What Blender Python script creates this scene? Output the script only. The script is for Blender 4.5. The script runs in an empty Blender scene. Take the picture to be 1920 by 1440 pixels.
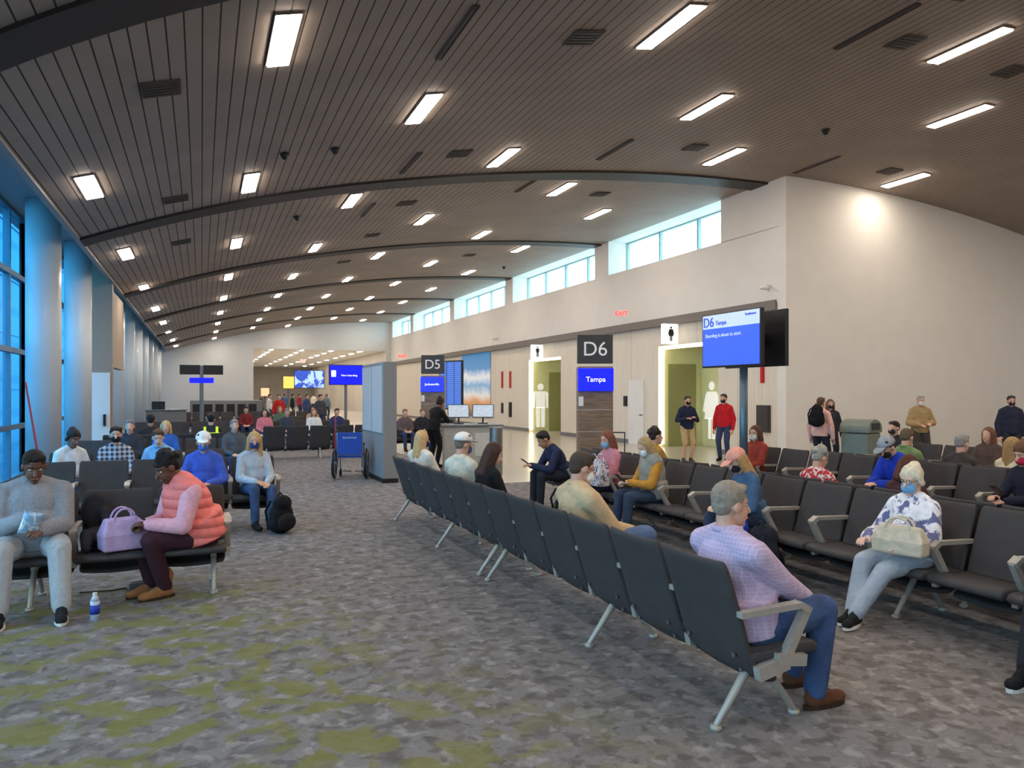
import bpy, bmesh, math, random
from mathutils import Vector as V, Matrix as MX
random.seed(4)
SC=bpy.context.scene; COL=SC.collection; PI=math.pi; RAD=math.radians
# ---------------------------------------------------------------- camera geometry (hall runs along +Y)
F=1400.; H0=737.; HC=1.72; TH=math.atan(582/F); S_,C_=math.sin(TH),math.cos(TH)
CAMP=V((0,0,HC))
def ray(px,py):
    a=(px-960)/F; return V((S_+a*C_, C_-a*S_, (H0-py)/F))
def gnd(px,py,z=0): d=ray(px,py); return CAMP+d*((z-HC)/d.z)
def atx(px,py,X): d=ray(px,py); return CAMP+d*(X/d.x)
def aty(px,py,Y): d=ray(px,py); return CAMP+d*(Y/d.y)
def att(px,py,t): return CAMP+ray(px,py)*t
def cz(x): return 7.08-.0101*(x-13.5)**2
def onceil(px,py):
    d=ray(px,py); t=3.
    while t<70:
        p=CAMP+d*t
        if p.z>cz(p.x): return p
        t+=.02
    return p
# ---------------------------------------------------------------- materials
def lin(c): return tuple((x/255/12.92 if x<10.3 else ((x/255+.055)/1.055)**2.4) for x in c)+(1.,)
def mk(nt,t,ins={},**pr):
    n=nt.nodes.new('ShaderNode'+t)
    for k,v in pr.items(): setattr(n,k,v)
    for k,v in ins.items():
        if isinstance(v,bpy.types.NodeSocket): nt.links.new(v,n.inputs[k])
        else: n.inputs[k].default_value=v
    return n
def mth(nt,op,a,b=0.): return mk(nt,'Math',{0:a,1:b},operation=op).outputs[0]
def mixc(nt,f,a,b): return mk(nt,'Mix',{0:f,6:a,7:b},data_type='RGBA').outputs[2]
def noise(nt,vec,sc,det=3.,dis=0.): return mk(nt,'TexNoise',{'Vector':vec,'Scale':sc,'Detail':det,'Distortion':dis}).outputs['Fac']
def step(nt,x,lo,hi): return mk(nt,'MapRange',{0:x,1:lo,2:hi,3:0.,4:1.}).outputs[0]
MC={}
def mat(n,c=(128,128,128),r=.6,m=0,e=0,var=.12,sc=25,bump=0,bs=80,kind=None,c2=(255,255,255),k=1.,spec=.5):
    if n in MC: return MC[n]
    M=bpy.data.materials.new(n); MC[n]=M; M.use_nodes=True; nt=M.node_tree; B=nt.nodes['Principled BSDF']
    B.inputs['Specular IOR Level'].default_value=spec
    tc=nt.nodes.new('ShaderNodeTexCoord'); vec=tc.outputs['Object']; A=lin(c); A2=lin(c2)
    sep=mk(nt,'SeparateXYZ',{0:vec}).outputs
    lo=tuple(min(1,x*(1-var)) for x in A[:3])+(1.,); hi=tuple(min(1,x*(1+var)) for x in A[:3])+(1.,)
    out=mixc(nt,step(nt,noise(nt,vec,sc),.3,.7),lo,hi)
    fr=lambda x,f: mth(nt,'FRACT',mth(nt,'MULTIPLY',x,f))
    hgt=None
    if kind=='check':
        ln=mth(nt,'MAXIMUM',mth(nt,'LESS_THAN',fr(sep[0],k),.22),mth(nt,'LESS_THAN',fr(sep[2],k),.22))
        out=mixc(nt,ln,out,A2)
    elif kind=='plaid':
        a=mth(nt,'LESS_THAN',fr(sep[0],k),.5); b=mth(nt,'LESS_THAN',fr(sep[2],k),.5)
        out=mixc(nt,mth(nt,'MULTIPLY',mth(nt,'ADD',a,b),.5),out,A2)
    elif kind=='blotch':
        out=mixc(nt,step(nt,noise(nt,vec,k,4.,1.5),.5,.56),out,A2)
    elif kind=='slat':
        g=mth(nt,'LESS_THAN',fr(sep[0],6.25),.1); out=mixc(nt,g,out,A2); hgt=mth(nt,'SUBTRACT',1.,g)
    elif kind=='panel':
        g=mth(nt,'LESS_THAN',fr(sep[1],.55),.007)
        w=noise(nt,mk(nt,'Mapping',{0:vec,3:(1,14,.6)}).outputs[0],1.5,4.)
        out=mixc(nt,g,mixc(nt,step(nt,w,.35,.65),out,A2),lin((160,150,136)))
    elif kind=='wood':
        w=noise(nt,mk(nt,'Mapping',{0:vec,3:(1.5,1.5,22)}).outputs[0],2.,4.)
        out=mixc(nt,step(nt,w,.35,.65),out,A2)
        out=mixc(nt,mth(nt,'LESS_THAN',fr(sep[2],2.2),.03),out,lin((175,170,165)))
    elif kind=='quilt':
        hgt=mth(nt,'ABSOLUTE',mth(nt,'SINE',mth(nt,'MULTIPLY',sep[2],k)))
    elif kind=='mural':
        z=mth(nt,'ADD',sep[2],mth(nt,'MULTIPLY',noise(nt,vec,1.6,5.),.7))
        rp=mk(nt,'ValToRGB',{0:mth(nt,'DIVIDE',z,3.6)}); el=rp.color_ramp.elements
        el[0].color=lin((40,70,110)); el[1].color=lin((70,140,200)); el[1].position=1.
        for p,q in ((.2,(150,120,100)),(.32,(220,165,110)),(.42,(225,225,225)),(.55,(120,175,215)),(.68,(235,240,245)),(.8,(90,150,205))):
            x=el.new(p); x.color=lin(q)
        out=rp.outputs[0]
    elif kind=='carpet':
        n1=noise(nt,vec,6.5,7.,.3); rp=mk(nt,'ValToRGB',{0:n1}); el=rp.color_ramp.elements
        el[0].position=.32; el[0].color=lin((106,101,99)); el[1].position=.7; el[1].color=lin((156,152,151))
        for p,q in ((.44,(117,112,111)),(.49,(130,126,126)),(.54,(132,128,128)),(.59,(124,119,118)),(.64,(142,138,137))):
            x=el.new(p); x.color=lin(q)
        out=rp.outputs[0]
        n3=noise(nt,mk(nt,'Mapping',{0:vec,1:(5,9,0)}).outputs[0],9.,8.,.3)
        out=mixc(nt,mth(nt,'MULTIPLY',step(nt,n3,.53,.6),.6),out,lin((84,77,74)))
        n4=noise(nt,mk(nt,'Mapping',{0:vec,1:(25,2,0)}).outputs[0],8.,8.,.3)
        out=mixc(nt,mth(nt,'MULTIPLY',step(nt,n4,.57,.64),.5),out,lin((172,168,166)))
        n2=noise(nt,mk(nt,'Mapping',{0:vec,1:(13,3,0)}).outputs[0],4.4,9.,.6)
        edge=step(nt,mth(nt,'ADD',sep[0],mth(nt,'MULTIPLY',sep[1],.33)),3.3,2.2)
        edge=mth(nt,'MULTIPLY',edge,step(nt,sep[1],8.4,6.8))
        out=mixc(nt,mth(nt,'MULTIPLY',mth(nt,'MULTIPLY',step(nt,n2,.49,.57),edge),.78),out,lin((122,121,52)))
        gr=noise(nt,vec,150,2.); out=mixc(nt,mth(nt,'MULTIPLY',step(nt,gr,.35,.65),.28),out,lin((72,67,66)))
        hgt=gr
    nt.links.new(out,B.inputs['Base Color']); B.inputs['Roughness'].default_value=r; B.inputs['Metallic'].default_value=m
    if e:
        nt.links.new(out,B.inputs['Emission Color']); B.inputs['Emission Strength'].default_value=e
    if bump:
        if hgt is None: hgt=noise(nt,vec,bs,4.,.5)
        bp=mk(nt,'Bump',{'Height':hgt,'Strength':bump,'Distance':.02}); nt.links.new(bp.outputs[0],B.inputs['Normal'])
    return M
def glassmat(n,tint,gl=.12):
    M=bpy.data.materials.new(n); M.use_nodes=True; nt=M.node_tree; nt.nodes.clear()
    tr=mk(nt,'BsdfTransparent',{0:tint}); g=mk(nt,'BsdfGlossy',{'Color':(.9,.95,1,1),'Roughness':.05})
    x=mk(nt,'MixShader',{0:gl,1:tr.outputs[0],2:g.outputs[0]}); o=mk(nt,'OutputMaterial',{0:x.outputs[0]}); return M
def cl(c,bump=.7): return c if isinstance(c,bpy.types.Material) else mat('fabric_%d_%d_%d'%c,c,r=.88,var=.14,sc=14,bump=bump,bs=13,spec=.25)
# ---------------------------------------------------------------- mesh builder
class MB:
    def __init__(s): s.v=[]; s.f=[]
    def add(s,vs,fs,mx=None):
        o=len(s.v); s.v+=[(mx@V(p) if mx else V(p)) for p in vs]; s.f+=[tuple(i+o for i in f) for f in fs]; return s
    def box(s,x,y,z,a,b,c,mx=None):
        a/=2;b/=2;c/=2
        return s.add([(x+i*a,y+j*b,z+k*c) for i in(-1,1) for j in(-1,1) for k in(-1,1)],
          [(0,1,3,2),(4,6,7,5),(0,4,5,1),(2,3,7,6),(0,2,6,4),(1,5,7,3)],mx)
    def bx(s,x0,x1,y0,y1,z0,z1): return s.box((x0+x1)/2,(y0+y1)/2,(z0+z1)/2,x1-x0,y1-y0,z1-z0)
    def ell(s,c,r,rot=None,n=12,m=8,tmax=PI):
        c=V(c); vs=[]; fs=[]
        for i in range(m+1):
            t=tmax*i/m
            for j in range(n):
                a=2*PI*j/n; p=V((r[0]*math.sin(t)*math.cos(a),r[1]*math.sin(t)*math.sin(a),r[2]*math.cos(t)))
                vs.append(c+(rot@p if rot else p))
        for i in range(m):
            for j in range(n): fs.append((i*n+j,(i+1)*n+j,(i+1)*n+(j+1)%n,i*n+(j+1)%n))
        fs.append(tuple(range(m*n,m*n+n)))
        return s.add(vs,fs)
    def ecyl(s,c,r,rot,n=18):
        vs=[V(c)+rot@V((r[0]*math.cos(2*PI*j/n),r[1]*math.sin(2*PI*j/n),z)) for z in (-r[2],r[2]) for j in range(n)]
        return s.add(vs,[(j,(j+1)%n,(j+1)%n+n,j+n) for j in range(n)]+[tuple(reversed(range(n))),tuple(range(n,2*n))])
    def tube(s,a,b,ra,rb,n=10,cap=True):
        a=V(a);b=V(b); d=b-a; L=d.length
        if L<1e-6: d=V((0,0,1))
        q=d.normalized().to_track_quat('Z','Y').to_matrix(); vs=[];fs=[]
        st=[]
        if cap: st=[(-ra*.95,ra*.3),(-ra*.6,ra*.8)]
        st+=[(0,ra),(L,rb)]
        if cap: st+=[(L+rb*.6,rb*.8),(L+rb*.95,rb*.3)]
        for z,r in st:
            for j in range(n):
                w=2*PI*j/n; vs.append(a+q@V((r*math.cos(w),r*math.sin(w),z)))
        for i in range(len(st)-1):
            for j in range(n): fs.append((i*n+j,i*n+(j+1)%n,(i+1)*n+(j+1)%n,(i+1)*n+j))
        fs.append(tuple(reversed(range(n)))); k=(len(st)-1)*n; fs.append(tuple(range(k,k+n)))
        return s.add(vs,fs)
    def rod(s,pts,r,n=8):
        for a,b in zip(pts,pts[1:]): s.tube(a,b,r,r,n)
        return s
    def cyl(s,a,b,ra,rb=None,n=20): return s.tube(a,b,ra,ra if rb is None else rb,n,False)
    def flat(s,poly,y0,y1):
        n=len(poly); vs=[(x,y0,z) for x,z in poly]+[(x,y1,z) for x,z in poly]
        return s.add(vs,[tuple(range(n)),tuple(reversed(range(n,2*n)))]+[(i,i+n,(i+1)%n+n,(i+1)%n) for i in range(n)])
    def pillow(s,w,h,t,n=8):
        vs=[];fs=[]
        for sg in (-1,1):
            for i in range(n+1):
                for j in range(n+1):
                    u=-1+2*i/n; v=-1+2*j/n; k=max(0,(1-abs(u)**2.5)*(1-abs(v)**2.5))**.6
                    vs.append((u*w/2*(1-.06*(1-abs(v))),sg*(t*k+.001),v*h/2))
        N=(n+1)**2
        for b in (0,N):
            for i in range(n):
                for j in range(n): fs.append((b+i*(n+1)+j,b+(i+1)*(n+1)+j,b+(i+1)*(n+1)+j+1,b+i*(n+1)+j+1))
        E=[i*(n+1) for i in range(n+1)]+[n*(n+1)+j for j in range(1,n+1)]+[i*(n+1)+n for i in range(n-1,-1,-1)]+[j for j in range(n-1,0,-1)]
        for a,b in zip(E,E[1:]+E[:1]): fs.append((a,b,b+N,a+N))
        return s.add(vs,fs)
    def torus(s,c,R,r,ax='X',n=28,m=8):
        vs=[];fs=[]
        for i in range(n):
            a=2*PI*i/n
            for j in range(m):
                b=2*PI*j/m; q=(R+r*math.cos(b)); u,w,h=q*math.cos(a),q*math.sin(a),r*math.sin(b)
                p={'X':(h,u,w),'Y':(u,h,w),'Z':(u,w,h)}[ax]; vs.append(V(c)+V(p))
        for i in range(n):
            for j in range(m): fs.append((i*m+j,((i+1)%n)*m+j,((i+1)%n)*m+(j+1)%m,i*m+(j+1)%m))
        return s.add(vs,fs)
    def mesh(s,name,mt,smooth=False):
        me=bpy.data.meshes.new(name); me.from_pydata([tuple(v) for v in s.v],[],s.f)
        bm=bmesh.new(); bm.from_mesh(me); bmesh.ops.recalc_face_normals(bm,faces=bm.faces); bm.to_mesh(me); bm.free()
        if smooth:
            for p in me.polygons: p.use_smooth=True
        me.materials.append(mt); return me
    def build(s,name,mt,par=None,loc=(0,0,0),rot=0,smooth=False,bev=0,sub=0,vox=0,sm=4):
        return inst(name,s.mesh(name,mt,smooth),par,loc,rot,bev,sub,vox,sm)
def inst(name,me,par=None,loc=(0,0,0),rot=0,bev=0,sub=0,vox=0,sm=4):
    o=bpy.data.objects.new(name,me); COL.objects.link(o); o.location=loc
    o.rotation_euler=rot if isinstance(rot,tuple) else (0,0,rot)
    if par: o.parent=par
    if vox:
        q=o.modifiers.new('r','REMESH'); q.mode='VOXEL'; q.voxel_size=vox; q.use_smooth_shade=True
        if sm: q=o.modifiers.new('s','SMOOTH'); q.factor=.5; q.iterations=sm
    if bev:
        q=o.modifiers.new('b','BEVEL'); q.width=bev; q.segments=3; q.limit_method='ANGLE'
    if sub: q=o.modifiers.new('u','SUBSURF'); q.levels=sub; q.render_levels=sub
    return o
def tag(o,label,cat,group=None):
    o['label']=label; o['category']=cat
    if group: o['group']=group
    return o
def empty(name,loc,rot,label,cat,group=None):
    o=bpy.data.objects.new(name,None); COL.objects.link(o); o.location=loc
    o.rotation_euler=rot if isinstance(rot,tuple) else (0,0,rot); o.empty_display_size=.1
    return tag(o,label,cat,group)
def struct(name,mb,mt,**k):
    o=mb.build(name,mt,**k); o['kind']='structure'; return o
def text(s,size,mt,par,loc,rot=(PI/2,0,0),ax='CENTER'):
    cu=bpy.data.curves.new('lettering','FONT'); cu.body=s; cu.size=size; cu.align_x=ax; cu.align_y='CENTER'; cu.extrude=.003
    t=bpy.data.objects.new('tmp',cu); COL.objects.link(t)
    bpy.context.view_layer.update()
    me=bpy.data.meshes.new_from_object(t.evaluated_get(bpy.context.evaluated_depsgraph_get())); bpy.data.objects.remove(t)
    me.materials.clear(); me.materials.append(mt)
    return inst('lettering',me,par,loc,rot)
# ---------------------------------------------------------------- shared materials
LEA=mat('charcoal_leather',(64,61,62),r=.55,var=.15,sc=8,bump=.08,bs=220,spec=.35)
SHELL=mat('charcoal_shell',(68,63,62),r=.8,var=.1,sc=6,spec=.25)
ALU=mat('cast_aluminium',(172,164,154),r=.45,m=.3,var=.06)
STEEL=mat('brushed_steel',(150,150,152),r=.3,m=.9,var=.08)
DARK=mat('black_plastic',(22,22,24),r=.45,var=.1)
WHITE=mat('white_paint',(228,225,220),r=.7,var=.02,sc=3)
WALL=mat('warm_white_wall',(230,225,218),r=.75,var=.02,sc=2)
PAN=mat('pale_wood_panel',(228,219,203),r=.5,var=.02,kind='panel',c2=(219,208,190))
GLOW=mat('light_diffuser',(255,240,222),e=54,var=.01)
LTFR=mat('light_frame',(120,104,94),r=.6)
GREYM=mat('grey_metal',(118,117,118),r=.45,m=.2,var=.08)
BAND=mat('grey_band',(122,114,108),r=.6,var=.05)
VENT=mat('dark_brown_grille',(74,65,60),r=.6)
TXW=mat('sign_white',(240,240,240),e=1.2,var=.01)
TXG=mat('sign_light_grey',(205,203,200),e=.35,var=.01)
SBLUE=mat('screen_blue',(12,22,235),r=.2,e=1.5,var=.02)
SIGN=mat('sign_charcoal',(58,55,54),r=.5,var=.05)
REDE=mat('exit_red',(255,40,40),e=3.,var=.01)
WOOD=mat('walnut_cladding',(140,114,92),r=.45,kind='wood',c2=(108,86,68))
# ---------------------------------------------------------------- room shell
struct('floor',MB().bx(-3.6,24,-7,100,-.2,0),mat('carpet',(100,96,98),r=.9,kind='carpet',bump=.2,spec=.3))
struct('floor',MB().bx(5.2,13.9,13.2,56,-.05,.006).bx(13.3,15,17.2,20.2,-.05,.0055).bx(13.3,15,27.2,30.4,-.05,.0055).bx(5,13.9,56,100,-.05,.006),mat('pale_terrazzo',(190,184,172),r=.22,var=.06,sc=60))
CEIL=mat('taupe_slats',(158,143,132),r=.7,var=.08,sc=1.2,kind='slat',c2=(54,45,41),bump=.4,spec=.3)
def ceil_sheet(x0,x1,y0,y1,n=36):
    m=MB(); vs=[];fs=[]
    for i in range(n+1):
        x=x0+(x1-x0)*i/n
        vs+=[(x,y0,cz(x)),(x,y1,cz(x)),(x,y0,cz(x)+.2),(x,y1,cz(x)+.2)]
    for i in range(n):
        a=i*4;b=a+4; fs+=[(a,a+1,b+1,b),(a+2,b+2,b+3,a+3),(a,b,b+2,a+2),(a+1,a+3,b+3,b+1)]
    fs+=[(0,2,3,1),(n*4,n*4+1,n*4+3,n*4+2)]
    return m.add(vs,fs)
struct('ceiling',ceil_sheet(-2.15,23.6,-7,14.5),CEIL)
struct('ceiling',ceil_sheet(-2.15,13.32,14.5,56.2),CEIL)
struct('ceiling',MB().bx(13.32,14.5,14.7,56,7.08,7.25),WHITE)
BEAM=mat('dark_brown_beam',(48,40,36),r=.6)
BY=(6.45,15.35,23.9,32.4,40.9,49.3)
for i,y0 in enumerate(BY):
    m=MB(); vs=[];fs=[]; x1=9.2 if y0<14 else 13.3; n=34; cf=.08 if y0<14 else .045
    for k in range(n+1):
        x=-2.1+(x1+2.1)*k/n; y=y0+cf*max(0,2.5-x)**2; vs+=[(x,y-.32,cz(x)-.05),(x,y+.32,cz(x)-.05),(x,y-.32,cz(x)+.02),(x,y+.32,cz(x)+.02)]
    for k in range(n):
        a=k*4;b=a+4; fs+=[(a,a+1,b+1,b),(a+2,b+2,b+3,a+3),(a,b,b+2,a+2),(a+1,a+3,b+3,b+1)]
    fs+=[(0,2,3,1),(n*4,n*4+1,n*4+3,n*4+2)]
    struct('trim_%d'%(i+1),m.add(vs,fs),BEAM)
# left soffit + fascia + window wall
struct('trim_7',MB().bx(-3.7,-2.2,-7,56,5.3,5.5).bx(-2.2,-2.1,-7,56,4.58,5.4),mat('soffit_grey',(150,146,142),r=.6,var=.04))
FRM=mat('window_frame_blue_grey',(84,108,124),r=.4,m=.3)
GLL=glassmat('blue_tinted_glass',(.28,.72,.97,1)); GLN=glassmat('neutral_grey_glass',(.66,.77,.84,1)); GLF=glassmat('pale_blue_glass',(.45,.75,.9,1)); GLR=glassmat('clear_glass',(.88,.98,1.,1),.05)  # left pane tints differ by bay to steer the colour of incoming daylight
wn=0
for y0 in (-7,1.4,9.8,18.2,26.6,35,43.4,51.8):
    y1=min(y0+8.4,56); wn+=1; m=MB()
    for z in (.05,1.06,2.55,4.04,5.27): m.bx(-3.47,-3.35,y0,y1,z-.05,z+.05)
    n=max(1,round((y1-y0)/1.4))
    for k in range(n+1): y=y0+(y1-y0)*k/n; m.bx(-3.48,-3.36,y-.04,y+.04,0,5.3)
    w=struct('window_%d'%wn,m,FRM); MB().bx(-3.42,-3.40,y0,y1,.05,5.3).build('pane',GLN if y0<9 else GLL if y0<19 else GLF,w)
# right wall
win=[(16.9,23.1),(24.1,31.9),(32.8,40.6),(41.4,49.5),(50.3,55.5)]
m=MB().bx(13.3,15.2,14.7,56,4.0,5.89)
e=14.7
for a,b in win+[(56,56)]:
    m.bx(13.3,14.5,e,a,5.88,7.1); e=b
struct('wall_right',m,WALL)
m=MB()
for a,b in ((14.7,17.2),(20.2,27.2),(30.4,56)): m.bx(13.45,15.2,a,b,0,4.0)
for a,b in ((17.2,20.2),(27.2,30.4)): m.bx(13.45,15.2,a,b,3.2,4.0)
struct('wall_restroom',m,PAN)
GRN=mat('pale_green_wall',(206,210,160),r=.6,var=.05,sc=3)
struct('wall_recess',MB().bx(15.1,15.3,17.2,20.2,0,3.2).bx(15.1,15.3,27.2,30.4,0,3.2).bx(13.6,15.1,20.16,20.22,0,3.2).bx(13.6,15.1,30.36,30.42,0,3.2),GRN)
struct('trim_8',MB().bx(13.24,13.5,14.72,56,3.82,4.06),BAND)
m=MB()
for a,b in ((14.72,17.2),(20.2,27.2),(30.4,56)): m.bx(13.42,13.46,a,b,0,.15)
struct('baseboard_right',m,GREYM)
FR2=mat('clerestory_frame',(150,176,182),r=.5)
for a,b in win:
    wn+=1; m=MB(); m.bx(14.06,14.14,a,b,5.89,5.95).bx(14.06,14.14,a,b,7.04,7.1)
    n=round((b-a)/2.0)
    for k in range(n+1): y=a+(b-a)*k/n; m.bx(14.05,14.15,y-.04,y+.04,5.89,7.1)
    w=struct('window_%d'%wn,m,FR2); MB().bx(14.09,14.11,a,b,5.93,7.07).build('pane',GLR,w)
struct('wall_gate',MB().bx(13.3,23.7,14.4,14.7,0,7.12),WALL)
struct('wall_east',MB().bx(23.5,23.7,-7,14.4,0,7.1),WALL)
struct('wall_back',MB().bx(-3.6,23.7,-7.2,-7,0,7.2),WALL)
# far wall with opening to the next concourse
struct('wall_far',MB().bx(-3.6,3.4,56,56.3,0,7.2).bx(3.4,14.7,56,56.3,4.9,7.2).bx(12.9,14.7,56,56.3,0,4.9),mat('grey_white_end_wall',(212,211,209),r=.7,var=.02,sc=3))
TAN=mat('tan_wall',(186,180,172),r=.6,var=.08,sc=.6)
struct('wall_concourse',MB().bx(3.0,3.3,56.3,100,0,5.4).bx(13.2,13.5,56.3,100,0,5.4).bx(3.3,13.2,100,100.3,0,5.4),TAN)
struct('ceiling',MB().bx(3,13.5,56.3,100,5.0,5.2),WHITE)
# ground outside the left windows, and an added block hiding the bright sky
struct('ground',MB().bx(-90,-3.7,-40,110,-4.4,-4.2),mat('apron_concrete',(96,104,112),r=.9))
m=MB().bx(-22,-13,19,95,-4.2,24)
for z in (2,6,10,14,18,22): m.bx(-12.98,-12.9,19,95,z,z+.4)
o=m.build('sky_blocker',mat('blue_grey_backdrop',(86,112,130),r=.6,kind='check',c2=(64,90,110),k=.4))
tag(o,'added blue grey block darkening the view outside the left windows','backdrop')
# ---------------------------------------------------------------- ceiling fixtures
def slope(x): return math.atan(.0202*(x-13.5))
fm=MB().box(0,0,.01,.27,1.24,.05).mesh('frame',LTFR); dm=MB().box(0,0,-.02,.235,1.2,.02).mesh('diffuser',GLOW)
def clight(x,y,z=None,sl=None):
    e=empty('ceiling_light',(x,y,(cz(x)-.01) if z is None else z),(0,slope(x) if sl is None else sl,0),'slim recessed linear light glowing in the curved slatted ceiling','light','linear ceiling lights')
    inst('frame',fm,e); inst('diffuser',dm,e)
for x,y0,y1 in ((-1.54,12.65,55),(.79,-3.3,55),(3.05,-.7,55),(5.56,-3.4,55),(8.25,-.6,55),(10.74,-3.7,55),(13.5,-1.5,13),(16.1,-3.9,14),(18.4,-1,13),(20.7,-3.8,13)):  # two rightmost rows and fixtures behind the camera are unseen, added for illumination
    y=y0
    while y<y1:
        clight(x,y)
        y+=5.75
for y in (58.5,62,66,70,75,80,86,92):
    for x in (4.8,7,9.2,11.4): clight(x,y,4.97,0)
vm=MB().box(0,0,0,.42,.42,.02)
for k in range(5): vm.box(0,-.16+k*.08,-.014,.38,.03,.01)
vm=vm.mesh('ceiling_vent',VENT)
for px,py in ((302,163),(330,372),(340,453),(1095,68),(1303,275),(1697,77),(1895,133),(1668,320),(862,287),(763,380),(698,440),(1125,363),(645,490),(880,478)):
    p=onceil(px,py); o=inst('ceiling_vent',vm,None,(p.x,p.y,cz(p.x)-.015),(0,slope(p.x),0)); tag(o,'square dark air vent set flush in the slatted ceiling','vent','ceiling vents')
sm_=MB().box(0,0,0,.09,1.4,.02).box(-.03,0,-.014,.012,1.36,.01).box(.03,0,-.014,.012,1.36,.01).mesh('slot_diffuser',VENT)
for px,py in ((855,62),(770,305),(1152,280),(1640,50),(1530,308),(690,393),(990,345)):
    p=onceil(px,py); o=inst('slot_diffuser',sm_,None,(p.x,p.y,cz(p.x)-.015),(0,slope(p.x),0)); tag(o,'narrow dark slot diffuser running along the ceiling slats','vent','slot diffusers')
dm_=MB().cyl((0,0,0),(0,0,-.04),.08,.08).ell((0,0,-.04),(.065,.065,.07)).mesh('dome_camera',DARK,True)
for px,py in ((628,277),(533,287),(1548,243),(557,405),(945,500)):
    p=onceil(px,py); o=inst('dome_camera',dm_,None,(p.x,p.y,cz(p.x)+.0)); tag(o,'small black dome camera hanging from the slatted ceiling','camera','ceiling dome cameras')
# ---------------------------------------------------------------- columns along the windows
colm=MB().cyl((0,0,0),(0,0,5.3),.29,n=28).mesh('shaft',mat('painted_column',(196,198,200),r=.35,var=.03,sc=2),True)
cbm=MB().cyl((0,0,0),(0,0,.14),.32,n=28).mesh('base',STEEL)
for k in range(10):
    e=empty('column',(-2.72,16.2+4.2*k,0),0,'round pale column nearest the camera, washed blue by window' if k==0 else 'round pale column in the row along the left windows','column',None if k==0 else 'window columns')
    inst('shaft',colm,e); inst('base',cbm,e)
# ---------------------------------------------------------------- beam seating
def prof(v):
    P=[(.02,.22),(-.10,.25),(-.175,.35),(-.225,.52),(-.285,.70),(-.345,.87)]
    x=v*(len(P)-1); i=min(int(x),len(P)-2); f=x-i; return P[i][0]+(P[i+1][0]-P[i][0])*f,P[i][1]+(P[i+1][1]-P[i][1])*f
def backmesh():
    U=(-1,-.96,-.82,-.45,0,.45,.82,.96,1); VV=(0,.03,.09,.16,.25,.35,.45,.55,.65,.75,.85,.93,.975,1)
    vs=[];fs=[];nu=len(U)-1;nv=len(VV)-1
    for sd in (0,1):
        for v in VV:
            y,z=prof(v); y2,z2=prof(min(1,v+.04)); y1,z1=prof(max(0,v-.04)); d=V((0,y2-y1,z2-z1)).normalized(); nr=V((0,d.z,-d.y))
            w=.276*(.93 if v==1 else .98 if v==.975 else .90 if v==0 else .97 if v==.03 else 1)
            for u in U:
                ed=abs(u)==1 or v in(0,1); th=.02*(.5 if ed else 1)
                vs.append(V((u*w,y,z))+nr*(th if sd else -th)+nr*.02*u*u)
    n=(nu+1)*(nv+1); id=lambda s,j,i:s*n+j*(nu+1)+i
    for s in (0,1):
        for j in range(nv):
            for i in range(nu): fs.append((id(s,j,i),id(s,j,i+1),id(s,j+1,i+1),id(s,j+1,i)))
    for j in range(nv): fs+=[(id(0,j,0),id(0,j+1,0),id(1,j+1,0),id(1,j,0)),(id(0,j,nu),id(1,j,nu),id(1,j+1,nu),id(0,j+1,nu))]
    for i in range(nu): fs+=[(id(0,0,i),id(1,0,i),id(1,0,i+1),id(0,0,i+1)),(id(0,nv,i),id(0,nv,i+1),id(1,nv,i+1),id(1,nv,i))]
    return MB().add(vs,fs).mesh('backrest',SHELL,True)
BACK=backmesh()
def seatmesh():
    P=[(-.17,.40),(-.05,.405),(.1,.415),(.2,.425),(.26,.415),(.285,.385),(.26,.355),(.1,.35),(-.17,.345)]
    vs=[];fs=[];n=len(P); X=(-.278,-.268,-.13,0,.13,.268,.278)
    for x in X:
        for y,z in P:
            e_=abs(x)>.27; sc=.95 if e_ else 1; zc=.38; vs.append((x,y*sc,zc+(z-zc)*(.7 if e_ else 1)-.006*(1-(x/.278)**2)*(z>.38)))
    for a in range(len(X)-1):
        for j in range(n): fs.append((a*n+j,a*n+(j+1)%n,(a+1)*n+(j+1)%n,(a+1)*n+j))
    fs+=[tuple(range(n)),tuple(reversed(range((len(X)-1)*n,len(X)*n)))]
    return MB().add(vs,fs).mesh('seat',LEA,True)
SEAT=seatmesh()
def armmesh():
    m=MB()
    def bar(a,b,t,w0,w1):
        a=V(a);b=V(b);d=(b-a).normalized();q=V((0,-d.z,d.y))*t/2
        vs=[]
        for p,ww in ((a,w0),(b,w1)):
            for sx in (-1,1):
                for sg in (-1,1): vs.append(p+q*sg+V((sx*ww,0,0)))
        m.add(vs,[(0,1,3,2),(4,6,7,5),(0,4,5,1),(2,3,7,6),(0,2,6,4),(1,5,7,3)])
    bar((0,-.25,.61),(0,.14,.625),.03,.022,.03); bar((0,.12,.63),(0,.19,.59),.035,.03,.03)
    bar((0,.185,.605),(0,.02,.33),.045,.02,.026); bar((0,-.02,.36),(0,.17,.335),.06,.026,.02); bar((0,-.14,.30),(0,.05,.34),.07,.024,.024)
    return m.mesh('armrest',ALU)
ARM=armmesh()
def legmesh():
    m=MB(); m.tube((0,-.07,.33),(0,-.30,.03),.026,.018,8).tube((0,-.03,.33),(0,.2,.03),.026,.018,8)
    m.cyl((0,-.305,0),(0,-.305,.025),.03).cyl((0,.205,0),(0,.205,.025),.03).box(0,-.05,.31,.05,.16,.06)
    return m.mesh('leg',ALU,True)
LEG=legmesh(); BOLT=MB().cyl((0,0,0),(0,-.012,0),.012,n=10).mesh('bolt',STEEL)
PIT=.585
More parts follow.
